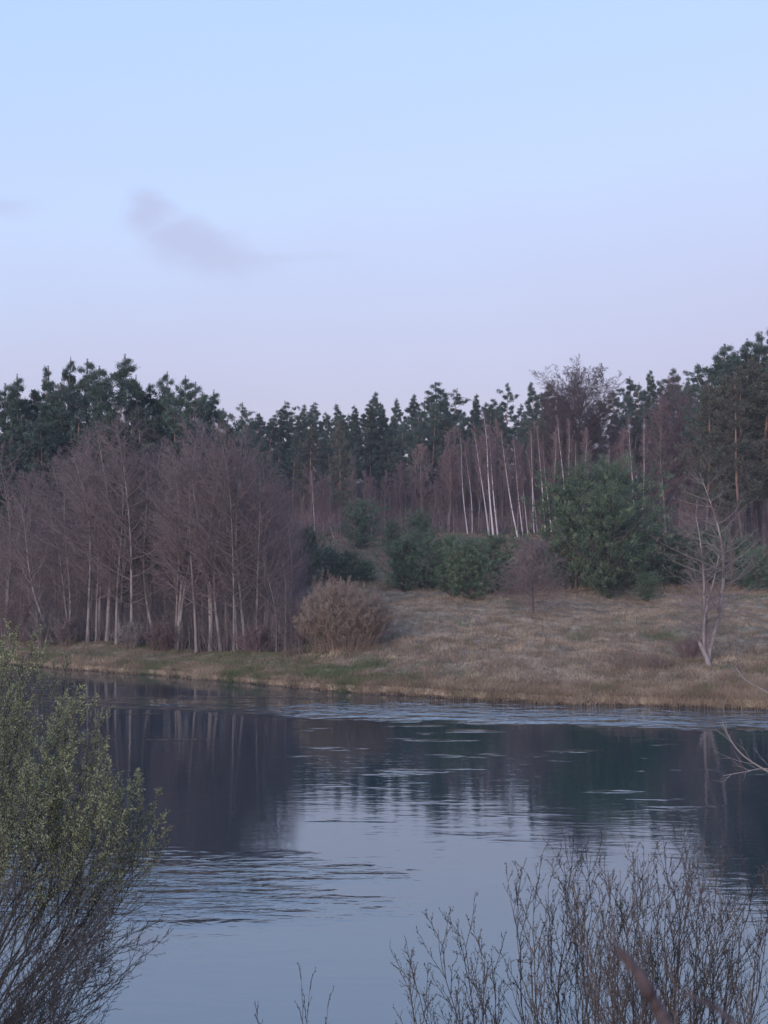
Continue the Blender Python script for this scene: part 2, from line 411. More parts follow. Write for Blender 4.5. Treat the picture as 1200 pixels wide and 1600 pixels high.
c = mixc(t, maprange(t, n1, .50, .66), c, (.155, .150, .090))
c = mixc(t, math_(t, 'MULTIPLY', maprange(t, n3, .56, .68), .7), c, (.105, .080, .062))
sp = N(t, 'ShaderNodeSeparateXYZ'); t.links.new(pos, sp.inputs[0])
c = mixc(t, maprange(t, math_(t, 'ADD', sp.outputs[2], math_(t, 'MULTIPLY_ADD', n2, .5, -.25)), .16, .03), c, (.05, .036, .030))
at_ = N(t, 'ShaderNodeAttribute', attribute_name='tone')
c = mixc(t, at_.outputs['Fac'], c, mixc(t, maprange(t, n2, .4, .6), (.062, .050, .046), (.105, .08, .07)))
t.links.new(c, b.inputs['Base Color'])
bp = N(t, 'ShaderNodeBump'); bp.inputs['Distance'].default_value = .25; t.links.new(n2, bp.inputs['Height']); t.links.new(bp.outputs[0], b.inputs['Normal'])
ground = link('ground', G.mesh('ground', m, True), kind='structure')

# ------------------------------------------------------------------ river
m, t, b = material('river_water', .035, .5)
b.inputs['IOR'].default_value = 3.1
b.inputs['Base Color'].default_value = (.009, .032, .044, 1)
g_ = N(t, 'ShaderNodeNewGeometry'); pos = g_.outputs['Position']
sp = N(t, 'ShaderNodeSeparateXYZ'); t.links.new(pos, sp.inputs[0]); WX, WY = sp.outputs[0], sp.outputs[1]
def mapped(sx, sy, rot=0.0):
    q = N(t, 'ShaderNodeMapping'); q.inputs['Scale'].default_value = (sx, sy, 1); q.inputs['Rotation'].default_value = (0, 0, rot)
    t.links.new(pos, q.inputs[0]); return q.outputs[0]
def zone(cx, cy, rx, ry, rot=0.0, soft=.6):
    dx = math_(t, 'SUBTRACT', WX, cx); dy = math_(t, 'SUBTRACT', WY, cy); ca, sa = math.cos(rot), math.sin(rot)
    A = math_(t, 'ADD', math_(t, 'MULTIPLY', dx, ca / rx), math_(t, 'MULTIPLY', dy, sa / rx))
    B = math_(t, 'ADD', math_(t, 'MULTIPLY', dx, -sa / ry), math_(t, 'MULTIPLY', dy, ca / ry))
    dd = math_(t, 'SQRT', math_(t, 'ADD', math_(t, 'MULTIPLY', A, A), math_(t, 'MULTIPLY', B, B)))
    return dd
edge = noise(t, mapped(.35, .6), 1.0, 3, .6)
def soft(dd): return maprange(t, math_(t, 'ADD', dd, math_(t, 'MULTIPLY_ADD', edge, 1.4, -.7)), 1.35, .15)
calm = noise(t, mapped(1.0, 2.0, .1), .8, 2, .5)
rip = noise(t, mapped(1.1, 3.2, .12), 1.0, 3, .6, .3)
fine = noise(t, mapped(2.6, 7.0, -.05), 1.0, 3, .6)
patch = noise(t, mapped(.22, .6, .1), 1.0, 3, .6)
spot = math_(t, 'MULTIPLY', maprange(t, patch, .58, .82), maprange(t, WY, 26.0, 42.0, .25, 1.0))
wv = N(t, 'ShaderNodeTexWave', wave_type='BANDS', bands_direction='Y'); wv.inputs['Scale'].default_value = .42; wv.inputs['Distortion'].default_value = 9.0; wv.inputs['Detail'].default_value = 2.5; wv.inputs['Detail Scale'].default_value = .9
t.links.new(mapped(.6, 1.0, .3), wv.inputs['Vector'])
z_rip = soft(zone(-6.5, 26.5, 6.0, 2.8, -.10))           # ripples below the leafy willow
z_far = soft(zone(8, 57.0, 19.0, 3.6, -.22))             # brisk current under the far bank
z_mid = math_(t, 'MULTIPLY', soft(zone(-1, 44.0, 9.0, 4.0, 0)), .10)
hgt = math_(t, 'MULTIPLY', calm, .004)
def addh(h0, tex, amp): return math_(t, 'MULTIPLY_ADD', tex, amp, h0)
w1 = math_(t, 'ADD', math_(t, 'MULTIPLY', z_rip, .10), math_(t, 'MULTIPLY', z_far, .05))
w1 = math_(t, 'ADD', w1, math_(t, 'MULTIPLY', math_(t, 'ADD', spot, z_mid), .034))
w1 = math_(t, 'ADD', w1, math_(t, 'MULTIPLY', edge, .006))
hgt = math_(t, 'ADD', hgt, math_(t, 'MULTIPLY', rip, w1))
hgt = math_(t, 'ADD', hgt, math_(t, 'MULTIPLY', wv.outputs['Fac'], math_(t, 'MULTIPLY', z_rip, .013)))
swell = noise(t, mapped(.55, .85, .15), 1.0, 3, .6, .5)
hgt = math_(t, 'ADD', hgt, math_(t, 'MULTIPLY', swell, math_(t, 'MULTIPLY', z_far, .34)))
w2 = math_(t, 'ADD', math_(t, 'MULTIPLY', z_far, .006), math_(t, 'MULTIPLY', z_rip, .012))
w2 = math_(t, 'ADD', w2, math_(t, 'MULTIPLY', spot, .010))
hgt = math_(t, 'ADD', hgt, math_(t, 'MULTIPLY', fine, w2))
bp = N(t, 'ShaderNodeBump'); bp.inputs['Distance'].default_value = 1.0; bp.inputs['Strength'].default_value = 1.0
t.links.new(hgt, bp.inputs['Height']); t.links.new(bp.outputs[0], b.inputs['Normal'])
me = bpy.data.meshes.new('river')
me.from_pydata([(-800, 10, 0), (800, 10, 0), (800, 420, 0), (-800, 420, 0)], [], [(0, 1, 2, 3)]); me.materials.append(m)
link('river', me, kind='structure')

# ------------------------------------------------------------------ tree kinds
print('variants'); rngp = np.random.default_rng(7)
ALD = [bare_tree('alder', 100 + i, 15, .12 + .02 * (i % 3), 'alder_bark', 'alder_twig', n1=46, t0=.2, ang=(.7, 1.35), l1=.29, n2=10, n3=8, up=.5, bend=.055, r3=.012,
                 stems=[[(0, 0, 1.0)], [(-.02, 0, 1.0), (.12, .04, .86)], [(0, 0, 1.0)]][i % 3],
                 shape=lambda t: np.clip(1.14 - t, 0, 1) ** .45 * (.5 + .5 * np.clip((t - .1) / .3, 0, 1))) for i in range(6)]
RED = [bare_tree('red_birch', 200 + i, 15, .07, 'pink_birch_bark', 'red_twig', n1=50, t0=.25, ang=(.45, .95), l1=.2, n2=9, n3=10, up=.6, bend=.025, r3=.015) for i in range(5)]
WHT = [bare_tree('white_birch', 230 + i, 17, .135, 'birch_bark', 'red_twig', n1=34, t0=.45, ang=(.35, .75), l1=.15, n2=7, n3=7, up=.5, bend=.03, r3=.014) for i in range(4)]
OAK = [bare_tree('spreading_tree', 260 + i, 17, .28, 'dark_bark', 'dark_twig', n1=60, t0=.2, ang=(.4, 1.1), l1=.42, n2=10, n3=7, n4=6, l3=1.1, up=.3, bend=.04, r3=.018,
                 shape=lambda t: np.sin(np.clip((t - .1) / .95, 0, 1) * math.pi) ** .5 * .8 + .15) for i in range(2)]
DOM = [bare_tree('domed_tree', 270 + i, 12, .16, 'alder_bark', 'red_twig', n1=50, t0=.15, ang=(.5, 1.2), l1=.34, n2=9, n3=8, up=.5, r3=.016, n4=3) for i in range(2)]
PINE = [pine('pine', 300 + i, 22, .22, cb=.42, n1=46, spread=.17, n2=10, m=21, lumps=.7, nlen=.29, nwid=.07, cr=.27, low=12) for i in range(5)]
SPI = [pine('narrow_pine', 320 + i, 22, .20, cb=(.35, .5, .28, .42, .55, .38)[i], n1=(60, 40, 70, 34, 44, 52)[i], spread=(.16, .19, .14, .20, .18, .17)[i], n2=8, m=20, lumps=(.3, .5, .25, .6, .4, .5)[i], nlen=.28, nwid=.07, cr=.24, low=8,
            shape=(lambda t: np.clip(1.0 - t, 0, 1) ** 1.05 * 1.5) if i % 2 == 0 else (lambda t: np.clip(1.0 - t, 0, 1) ** .7 * 1.1), trunk_bend=.03) for i in range(6)]
BRP = [pine('brown_pine', 340 + i, 22, .24, cb=.25, n1=60, spread=.16, n2=9, m=12, lumps=.5, nlen=.34, nwid=.08, cr=.34, low=22, needle='brown_needles') for i in range(3)]
YNG = [pine('young_pine', 360 + i, 9, .14, cb=.015, n1=105, spread=.35, n2=8, m=20, lumps=.6, nlen=.26, nwid=.05, cr=.24, needle='young_needles', bk='dark_bark',
            shape=lambda t: np.sin(np.clip((1.04 - t) / 1.04, 0, 1) ** .8 * 2.3) ** .8 * 1.0, ang=(1.0, 1.5), droop=-.1) for i in range(4)]
for p in YNG: pass

def sky_row(pts, kinds, Y, name, stand, jit=6, wide=1.0):
    for (px, py) in pts:
        k = kinds[rngp.integers(len(kinds))]; YY = Y + rngp.uniform(-jit, jit)
        base = on(px + rngp.uniform(-3, 3), YY); top = at(px, py, YY)
        base[0] += rngp.uniform(-.5, .5)
        place(name, k, base, top, spin=rngp.uniform(0, 6.28), wide=wide * rngp.uniform(.78, 1.28), group=stand, stand=stand, px=px)

# skyline pines, left wood
L1_ = [(4, 602), (28, 588), (50, 612), (74, 576), (92, 600), (110, 562), (141, 564), (160, 575), (197, 557), (212, 590), (232, 602), (259, 584), (287, 590), (309, 600), (335, 612), (349, 640)]
sky_row(L1_, PINE, 122, 'pine_tree', 'left skyline pines', 5, .95)
L2_ = [(-15, 650), (15, 640), (40, 660), (62, 650), (90, 645), (125, 640), (155, 648), (180, 632), (218, 640), (245, 652), (275, 640), (300, 650), (325, 662), (358, 668)]
sky_row(L2_, PINE, 110, 'pine_tree', 'left inner pines', 4, 1.2)
# skyline pines, centre
sky_row([(px, 646 + rngp.uniform(-16, 14) - max(0, px - 560) * .04) for px in range(384, 800, 21)], SPI, 217, 'pine_tree', 'centre skyline fillers', 5, 1.25)
C1_ = [(378, 630), (392, 655), (405, 648), (424, 655), (443, 628), (458, 645), (474, 634), (491, 630), (508, 645), (527, 632), (547, 648), (584, 613), (598, 630), (622, 624), (645, 617), (661, 628), (679, 600), (695, 618), (714, 608), (742, 617), (757, 630), (776, 625)]
sky_row(C1_, SPI + PINE[:3], 226, 'pine_tree', 'centre skyline pines', 10, 1.2)
C2_ = [(385, 690), (412, 682), (436, 690), (461, 672), (487, 668), (512, 678), (528, 664), (556, 690), (575, 668), (605, 672), (632, 665), (655, 660), (690, 650), (722, 662), (748, 668), (780, 675)]
sky_row(C2_, BRP + SPI, 208, 'pine_tree', 'centre inner pines', 7, 1.1)
R1_ = [(796, 600), (812, 632), (829, 598), (846, 615), (858, 600), (878, 618), (960, 612), (984, 590), (1000, 600), (1013, 580), (1035, 596), (1055, 577), (1074, 592), (1094, 571), (1110, 590)]
sky_row(R1_, PINE + SPI, 218, 'pine_tree', 'right of centre skyline pines', 8, 1.1)
R2_ = [(820, 650), (850, 655), (885, 650), (925, 645), (960, 650), (995, 640), (1030, 650), (1065, 640), (1095, 640)]
sky_row(R2_, BRP + PINE[:2], 206, 'pine_tree', 'right of centre inner pines', 6, 1.1)
E1_ = [(1128, 540), (1148, 552), (1166, 532), (1186, 522), (1208, 508), (1240, 515)]
sky_row(E1_, PINE, 158, 'pine_tree', 'right edge skyline pines', 4, 1.15)
E2_ = [(1112, 600), (1136, 585), (1158, 572), (1180, 560), (1203, 568), (1228, 560)]
sky_row(E2_, BRP, 145, 'pine_tree', 'right edge inner pines', 4, 1.2)

B1_ = [(px, 700 + 25 * math.sin(px * .7)) for px in range(372, 1210, 26)]
sky_row(B1_, BRP + SPI, 238, 'pine_tree', 'rearmost pines', 6, 1.1)
# broad bare trees standing out of the wood
place('bare_tree', OAK[0], on(910, 196), at(912, 574, 196), spin=1.0, wide=1.1, label='tall bare tree with rounded open crown rising above the pines right of centre')
place('bare_tree', OAK[1], on(888, 192), at(890, 604, 192), spin=2.0, wide=.95, label='lower brown bare tree in front of the tall rounded bare crown')
place('bare_tree', OAK[1], on(1062, 190), at(1062, 590, 190), spin=.5, wide=.8, label='broad reddish bare tree between the white birches and the right edge pines')
place('bare_tree', DOM[0], on(1040, 186), at(1035, 625, 186), spin=2.5, wide=.9, label='reddish bare tree directly right of the two white birches')
place('bare_tree', DOM[1], on(1085, 180), at(1088, 650, 180), spin=4.5, wide=.9, label='dull brown bare tree left of the right edge pines')
for i, (px, py, Y, w, lb) in enumerate([
    (660, 695, 196, 1.0, 'domed reddish bare tree in the centre behind the young pines'),
    (628, 722, 192, .9, 'smaller reddish bare tree left of the domed central one'),
    (700, 705, 194, .9, 'reddish bare tree between the domed central tree and the white birches'),
    (580, 745, 190, .8, 'low brown bare tree right of the tall lone pine trunk'),
    (505, 745, 190, .7, 'low brown bare tree left of the tall lone pine trunk'),
    (1075, 760, 150, .8, 'low reddish bare tree behind the split bare tree'),
    (1120, 755, 145, .8, 'low reddish bare tree under the right edge pines'),
    (970, 690, 188, .8, 'reddish bare tree behind the top of the big rounded pine')]):
    place('bare_tree', DOM[i % 2], on(px, Y), at(px, py, Y), spin=i * 1.3, wide=w, label=lb)

# reddish birch grove
xs = np.linspace(695, 985, 32) + rngp.uniform(-5, 5, 32)
for i, px in enumerate(xs):
    Y = rngp.uniform(186, 204); py = rngp.uniform(655, 715)
    place('young_birch', RED[i % 5], on(px, Y), at(px + rngp.uniform(-6, 6), py, Y), spin=rngp.uniform(0, 6), wide=1.0, stand='reddish young birches', group='reddish young birches', px=px)
for i, px in enumerate(np.linspace(470, 690, 16) + rngp.uniform(-5, 5, 16)):
    Y = rngp.uniform(190, 204); py = rngp.uniform(715, 770)
    place('young_birch', RED[i % 5], on(px, Y), at(px + rngp.uniform(-6, 6), py, Y), spin=rngp.uniform(0, 6), wide=1.1, stand='low saplings', group='low saplings', px=px)
# white birches: (base px, top px, top py, Y)
WB = [(764, 737, 662, 184), (771, 752, 640, 184), (778, 764, 680, 185), (809, 785, 672, 184), (817, 800, 685, 186), (825, 806, 690, 187),
      (731, 716, 672, 186), (738, 728, 700, 187), (853, 842, 662, 184), (862, 850, 700, 186), (884, 872, 648, 182), (889, 886, 655, 184),
      (992, 982, 648, 180), (1002, 1009, 648, 176), (492, 487, 735, 190), (522, 511, 800, 184), (900, 902, 690, 185), (840, 822, 700, 188), (870, 866, 676, 187), (912, 915, 668, 186), (835, 831, 668, 187), (948, 950, 690, 186)]
WL = ['left leaning white birch of the trio above the young pines', 'brightest forked white birch of the trio above the young pines', 'thin white birch right of the brightest forked birch',
      'tall pale birch leaning left just right of the birch trio', 'slim pale birch second right of the birch trio', 'slim pale birch third right of the birch trio',
      'pinkish slim birch left of the birch trio', 'short pinkish birch close left of the birch trio', 'white birch left of the big rounded pine with a bright top',
      'thin pale birch just behind the white birch left of the big pine', 'white birch rising above the left shoulder of the big pine', 'thin white birch beside the one above the big pine shoulder',
      'left one of two bright birches right of the big rounded pine', 'right one of two bright birches with twisted stem beside the big pine', 'short pale birch left of the tall lone pine trunk',
      'leaning thin pale birch stem at the wood edge in the centre', 'slim pale birch above the middle of the big pine', 'slim pinkish birch between the trio and the big pine', 'thin upright birch rising behind the left shoulder of the big pine',
      'thin birch rising behind the left half of the big pine top', 'slim upright birch just left of the bright topped white birch', 'thin birch rising behind the middle of the big pine top']
for i, ((bx, tx, ty, Y), lb) in enumerate(zip(WB, WL)):
    place('white_birch', WHT[i % 4], on(bx, Y), at(tx, ty, Y), spin=i * 1.1, wide=.8 if i > 3 else 1.0, label=lb, group='white birches at the wood edge')
# pines with a visible trunk
place('pine_tree', BRP[0], on(533, 182), at(529, 655, 182), spin=1, wide=.9, label='tall pine with a bare orange trunk standing at the centre wood edge')
place('pine_tree', BRP[1], on(1163, 136), at(1145, 590, 136), spin=1, wide=1.0, label='pine with a long reddish trunk near the right edge')

# ------------------------------------------------------------------ alders on the left
AL = [  # base px, base Y offset from bank, top px, top py
    (5, 10, -5, 800), (10, 12, 14, 690), (84, 8, 22, 770), (60, 13, 58, 740), (110, 9, 95, 720), (138, 7.5, 112, 690), (152, 8, 135, 672), (157, 9, 150, 700),
    (168, 8, 160, 655), (183, 7, 178, 640), (186, 8, 213, 655), (208, 7.5, 198, 690), (112, 13, 78, 700), (232, 12, 240, 680), (243, 9, 222, 700), (276, 8, 262, 690),
    (278, 7.5, 308, 652), (290, 10, 277, 690), (308, 7, 308, 660), (330, 8, 336, 670), (347, 8, 348, 690), (366, 7, 340, 690), (372, 9, 360, 665), (384, 8, 380, 680),
    (401, 8.5, 398, 705), (412, 10, 418, 715), (432, 7.5, 412, 850), (446, 8, 440, 870), (425, 12, 432, 740), (30, 14, 40, 720), (355, 12, 328, 660), (60, 9, 70, 800), (455, 11, 452, 800)]
for i, (bx, dy, tx, ty) in enumerate(AL):
    X0 = at(bx, 1010, 85)[0]; Y = float(bank(X0)) + dy; base = on(bx, Y)
    base[2] = float(height(base[0], base[1]))
    place('bare_alder', ALD[i % 6], base, at(tx, ty, Y), spin=rngp.uniform(0, 6.28), wide=.95 if ty < 780 else .8, stand='bare alders on the left bank', group='bare alders on the left bank', px=bx)
for i, px in enumerate(np.linspace(10, 462, 26)):
    px += rngp.uniform(-7, 7); X0 = at(px, 1010, 92)[0]; Y = float(bank(X0)) + rngp.uniform(15, 30)
    dome = np.interp(px, [0, 60, 130, 200, 250, 310, 380, 430, 470], [770, 720, 670, 655, 690, 668, 700, 745, 860])
    place('bare_alder', ALD[(i * 5 + 1) % 6], on(px, Y), at(px + rngp.uniform(-10, 10), dome + rngp.uniform(5, 50), Y), spin=rngp.uniform(0, 6.28), wide=1.05, stand='rear alders', group='rear alders on the left bank', px=px)
# split trunk leaning out of the thicket
# ------------------------------------------------------------------ young pines
YP = [ # px, base py (ground), top py, wide, label
    (900, 922, 737, .95, 'left rear tree of the big dark pine clump right of centre'),
    (960, 920, 727, .85, 'tallest rounded pine at the back of the big pine clump'),
    (950, 934, 766, .95, 'broad yellowish green pine at the front of the big pine clump'),
    (1000, 918, 800, .9, 'dark right hand pine of the big pine clump'),
    (1010, 940, 895, 1.1, 'tiny young pine at the right foot of the big pine clump'),
    (630, 925, 842, 1.1, 'leftmost rounded pine of the low pine thicket in the middle'),
    (668, 922, 835, 1.1, 'second pine from the left in the low pine thicket'),
    (705, 932, 838, 1.0, 'third pine from the left in the low pine thicket'),
    (735, 938, 846, 1.15, 'front light green pine in the low pine thicket'),
    (768, 928, 838, 1.1, 'right pine of the low pine thicket beside the small bare tree'),
    (655, 868, 800, .9, 'dull pine standing behind the low pine thicket'), (612, 862, 815, .9, 'small bluish pine behind the left end of the pine thicket'),
    (565, 858, 783, 1.0, 'dark conical young pine at the wood edge in the centre'),
    (480, 915, 828, .9, 'dark tall young pine touching the bare alders'), (512, 905, 856, 1.1, 'dark small pine above the tan willow bush'),
    (545, 910, 862, 1.2, 'dark small pine behind the top of the tan willow bush'), (572, 912, 876, 1.3, 'low dark pine at the right shoulder of the tan willow bush'),
    (1185, 925, 862, 1.4, 'bright green young pine at the right picture edge'), (1062, 915, 835, 1.3, 'dull dark pine left behind the split bare tree'),
    (1110, 912, 828, 1.3, 'dull dark pine directly behind the split bare tree'), (1150, 918, 845, 1.3, 'dull dark pine right behind the split bare tree'), (878, 915, 815, .8, 'dark pine between the small bare tree and the big clump')]
for i, (px, by, ty, w, lb) in enumerate(YP):
    if by < 880: base = ground_at(px, by)
    else: base = ground_at(px, by, 60, 200)
    place('young_pine', YNG[i % 4], base, at(px, ty, base[1]), spin=i * 1.9, wide=w, label=lb, group='young pines on the meadow')

# ------------------------------------------------------------------ bushes and small bare trees
def stem_bush(name, seed, parts, twig_m, nst, H, W, D_, label, base, r=.03, n1=9, n2=7, n3=5, cat='bush', r3=.012, low=.2, bow=.6, ft_=.35):
    rng = np.random.default_rng(seed); root = bpy.data.objects.new(name, None); COL.objects.link(root); root.location = base
    tag(root, label, cat)
    az = rng.random(nst) * 6.28; rad = np.sqrt(rng.random(nst))
    tip = np.stack([np.cos(az) * rad * W, np.sin(az) * rad * D_, H * (low + (1 - low) * np.sqrt(np.clip(1 - rad ** 2 * .85, 0, 1))) * (.85 + .2 * rng.random(nst))], 1)
    foot = np.stack([np.cos(az) * rad * W * ft_, np.sin(az) * rad * D_ * ft_, np.zeros(nst) - .15], 1)
    k = np.linspace(0, 1, 7)[None, :, None]
    mid = foot * .5 + tip * .5; mid[:, 2] += H * .10; mid[:, :2] = foot[:, :2] * bow + tip[:, :2] * (1 - bow)
    P = (1 - k) ** 2 * foot[:, None] + 2 * k * (1 - k) * mid[:, None] + k * k * tip[:, None]
    P = P + rng.normal(size=P.shape) * .02 * H * k
    Rr = r * np.linspace(1, .25, 7)[None] * np.ones((nst, 1))
    g1 = Geo(); g1.tubes(P, Rr, 5, rng.random(nst) * .5 + .3)
    g2 = Geo()
    C1, R1, _ = children(rng, P, Rr, n1, .2, 1.0, .35, .8, .38, .01, 4, up=.3, wob=.12); g2.tubes(C1, R1, 3, rng.random(len(C1)))
    C2, R2, _ = children(rng, C1, R1, n2, .15, 1.0, .35, .8, .5, .01, 3, up=.2, wob=.12, lmin=.15); g2.tubes(C2, R2, 3, rng.random(len(C2)))
    C3, R3, L3 = children(rng, C2, R2, n3, .1, 1.0, .3, .8, .5, .01, 2, lmin=.15)
    g2.spikes(C3[:, 0], C3[:, 1] - C3[:, 0], L3, r3 * (.6 + .6 * rng.random(len(C3))), rng.random(len(C3)))
    link('stem_cluster', g1.mesh(name + '_stems', M[twig_m], True), root)
    link('crown', g2.mesh(name + '_crown', M[twig_m]), root)
    return root
stem_bush('willow_bush', 11, 1, 'tan_twig', 130, 3.7, 3.1, 2.4, 'wide tan willow bush at the foot of the meadow beside the bare alders', ground_at(538, 1014), r=.015, r3=.010, low=.08, bow=.35, n1=9, n2=7, n3=6, ft_=.6)
stem_bush('willow_bush', 12, 1, 'tan_twig', 26, 3.9, 1.4, 1.5, 'paler narrow willow bush behind the left end of the wide tan bush', ground_at(512, 1000), r3=.011)
stem_bush('brush_bush', 13, 1, 'alder_twig', 22, 3.0, 1.6, 1.4, 'low grey brown brush between the last alder and the tan bush', ground_at(462, 1008))
SMALL = bare_tree('small_tree', 500, 6, .12, 'dark_bark', 'alder_twig', n1=72, t0=.10, ang=(.85, 1.45), l1=.60, n2=10, n3=7, n4=3, up=.45, r3=.010,
                  shape=lambda t: np.clip(1.1 - t, 0, 1) ** .8 * .9 + .1)
b_ = ground_at(833, 962)
place('small_bare_tree', SMALL, b_, at(836, 842, b_[1]), spin=0, wide=1.0, label='small dense bare tree alone on the meadow left of the big pine clump')
b_ = ground_at(1098, 1038)
SPLIT = bare_tree('split_tree', 512, 10.5, .115, 'grey_bark', 'pale_twig', n1=38, t0=.2, ang=(.85, 1.35), l1=.32, n2=8, n3=5, up=.4, r3=.007, bend=.06,
                  stems=[(-.03, .02, 1.0), (.05, -.03, .78), (.20, .05, .60), (-.10, -.04, .50), (.30, -.05, .36)])
place('split_bare_tree', SPLIT, b_ + [.2, 0, 0], at(1096, 728, b_[1]), spin=0, wide=1.2, cat='tree', label='split bare tree with several pale trunks on the right of the bank')
b2 = ground_at(1140, 948)
place('thin_bare_tree', RED[2], b2, at(1143, 838, b2[1]), spin=0, wide=.7, label='thin bare young tree with a pale stem right of the split bare tree')
# pale fallen limb leaning against the split tree
g = Geo(); p0 = ground_at(1108, 1041); p1 = at(1088, 992, p0[1] + .3)
K = np.linspace(0, 1, 7)[:, None]; P = (p0 * (1 - K) + p1 * K); P[:, 0] += .04 * np.sin(K[:, 0] * 5)
P[0, 2] -= .1
g.tubes(P[None], np.linspace(.15, .08, 7)[None], 8)
o = link('fallen_limb', g.mesh('fallen_limb', M['grey_bark'], True)); tag(o, 'pale broken limb leaning on the foot of the split bare tree', 'log')
stem_bush('dead_weed_clump', 15, 1, 'red_twig', 30, 1.1, .9, .6, 'low reddish dead weeds left of the split bare tree foot', ground_at(1078, 1032), r=.012, n1=5, n2=4, n3=3, r3=.008, cat='weeds')
stem_bush('dead_weed_clump', 16, 1, 'tan_twig', 40, .9, 2.6, .7, 'long strip of pale dead stems on the meadow near the right bank', ground_at(990, 1050), r=.010, n1=5, n2=4, n3=3, r3=.008, cat='weeds')
# bushes at the left end under the alders
for i, (px, dy, H, W, tm, lb) in enumerate([
    (20, 6.5, 3.6, 2.4, 'brown_twig', 'brownish bush at the left picture edge above the leafy willow'),
    (66, 6.0, 2.8, 1.5, 'pale_twig', 'pale twiggy bush at the left tip of the grassy bank'),
    (105, 7.0, 1.9, 1.2, 'alder_twig', 'low dark brush right of the pale twiggy bush'),
    (205, 6.6, 1.6, 1.2, 'pale_twig', 'low pale brush at the alder feet left of centre of the stand'),
    (250, 6.8, 1.7, 1.3, 'brown_twig', 'low olive brown brush between the alder feet'),
    (405, 6.6, 1.5, 1.6, 'red_twig', 'low reddish brush under the right alders')]):
    X0 = at(px, 1010, 84)[0]; Y = float(bank(X0)) + dy
    stem_bush('brush_bush', 40 + i, 1, tm, 20, H, W, 1.0, lb, on(px, Y), r=.02, n1=8, n2=6, n3=4, r3=.010)
# stump at the water
g = Geo(); X0 = at(38, 1036, 84)[0]; Y0 = float(bank(X0)) + .5; z0 = float(height(X0, Y0))
g.tubes(np.array([[[X0, Y0, z0 - .2], [X0 + .02, Y0, z0 + .2], [X0 + .05, Y0, z0 + .42], [X0 + .05, Y0, z0 + .44]]]), np.array([[.34, .28, .26, .01]]), 9)
o = link('tree_stump', g.mesh('tree_stump', M['dark_bark'], True)); tag(o, 'small dark stump at the water edge just above the leafy willow', 'stump')

# ------------------------------------------------------------------ undergrowth (uncountable)
def thicket(name, seed, n, sampler, hmin, hmax, mat, r=.012, br=5, lean=.25):
    rng = np.random.default_rng(seed); g = Geo(); X, Y = sampler(rng, n); Z = height(X, Y)
    H = hmin + (hmax - hmin) * rng.random(len(X)) ** 1.3
    P0 = np.stack([X, Y, Z - .1], 1); D = rng.normal(size=(len(X), 3)) * lean; D[:, 2] = 1
    k = np.linspace(0, 1, 4)[None, :, None]; P = P0[:, None] + D[:, None] * H[:, None, None] * k + rng.normal(size=(len(X), 4, 3)) * .05 * k
    Rr = r * np.linspace(1, .4, 4)[None] * (.6 + .8 * rng.random((len(X), 1)))
    g.tubes(P, Rr, 3, rng.random(len(X)))
    C1, R1, L1 = children(rng, P, Rr, br, .2, 1, .4, 1.0, .4, .01, 2, shape=lambda t: 1.1 - .7 * t)
    g.spikes(C1[:, 0], C1[:, 1] - C1[:, 0], L1, r * .8, rng.random(len(C1)))
    C2, R2, L2 = children(rng, C1, R1, 3, .2, 1, .4, 1.0, .5, .01, 2)
    g.spikes(C2[:, 0], C2[:, 1] - C2[:, 0], L2, r * .7, rng.random(len(C2)))
    return link(name, g.mesh(name, M[mat]), kind='stuff')
def s_left(rng, n):
    u_ = rng.uniform(-.34, -.062, n); Yg = 88.0 * np.ones(n)
    for _ in range(4): Yg = bank(u_ * Yg) + 7.0 * np.ones(n)
    Y = Yg + rng.random(n) ** 1.2 * 26; return u_ * Y, Y
def s_back(rng, n):
    Y = rng.uniform(186, 212, n); u_ = rng.uniform(-.075, .33, n); return u_ * Y, Y
def s_far(rng, n):
    Y = rng.uniform(226, 262, n); u_ = rng.uniform(-.13, .34, n); return u_ * Y, Y
def s_rear(rng, n):
    Y = rng.uniform(112, 135, n); u_ = rng.uniform(-.34, -.06, n); return u_ * Y, Y
o = thicket('undergrowth', 61, 3600, s_left, .5, 3.4, 'alder_twig'); tag(o, 'purple brown undergrowth filling the alder stand', 'undergrowth')
o = thicket('undergrowth', 62, 3600, s_back, .8, 4.2, 'red_twig', r=.022); tag(o, 'reddish brown undergrowth along the far wood edge', 'undergrowth')
o = thicket('undergrowth', 63, 2400, s_rear, 1.5, 7, 'alder_twig', r=.02); tag(o, 'dim brown undergrowth behind the alder stand', 'undergrowth')

o = thicket('undergrowth', 64, 4200, s_far, 2, 8, 'brown_twig', r=.045); tag(o, 'dark tangled undergrowth deep in the wood behind the pine trunks', 'undergrowth')
def s_stalk(rng, n):
    d_ = rng.random(n) * 22 + 1.2; u_ = rng.uniform(-.05, .33, n); Yg = 62 * np.ones(n)
    for _ in range(5): Yg = bank(u_ * Yg) + d_
    kk = snoise(u_ * Yg, Yg, .35, 77) > .1
    return (u_ * Yg)[kk], Yg[kk]
def snoise(X, Y, s, seed=0):
    a = np.random.default_rng(seed).random(8) * 6.28; o = 0
    for k in range(4):
        f = s * 1.9 ** k; o = o + np.sin(X * f + a[k] + 1.3 * np.sin(Y * f * .8 + a[k + 4])) * np.sin(Y * f * 1.1 + a[k + 4] + 1.1 * np.sin(X * f * .7 + a[k])) / 1.6 ** k
    return o / 1.6
o = thicket('dead_stalks', 65, 900, s_stalk, .25, .8, 'brown_twig', r=.010, br=4, lean=.4); tag(o, 'scattered dead weed stalks standing in the dry meadow grass', 'weeds')
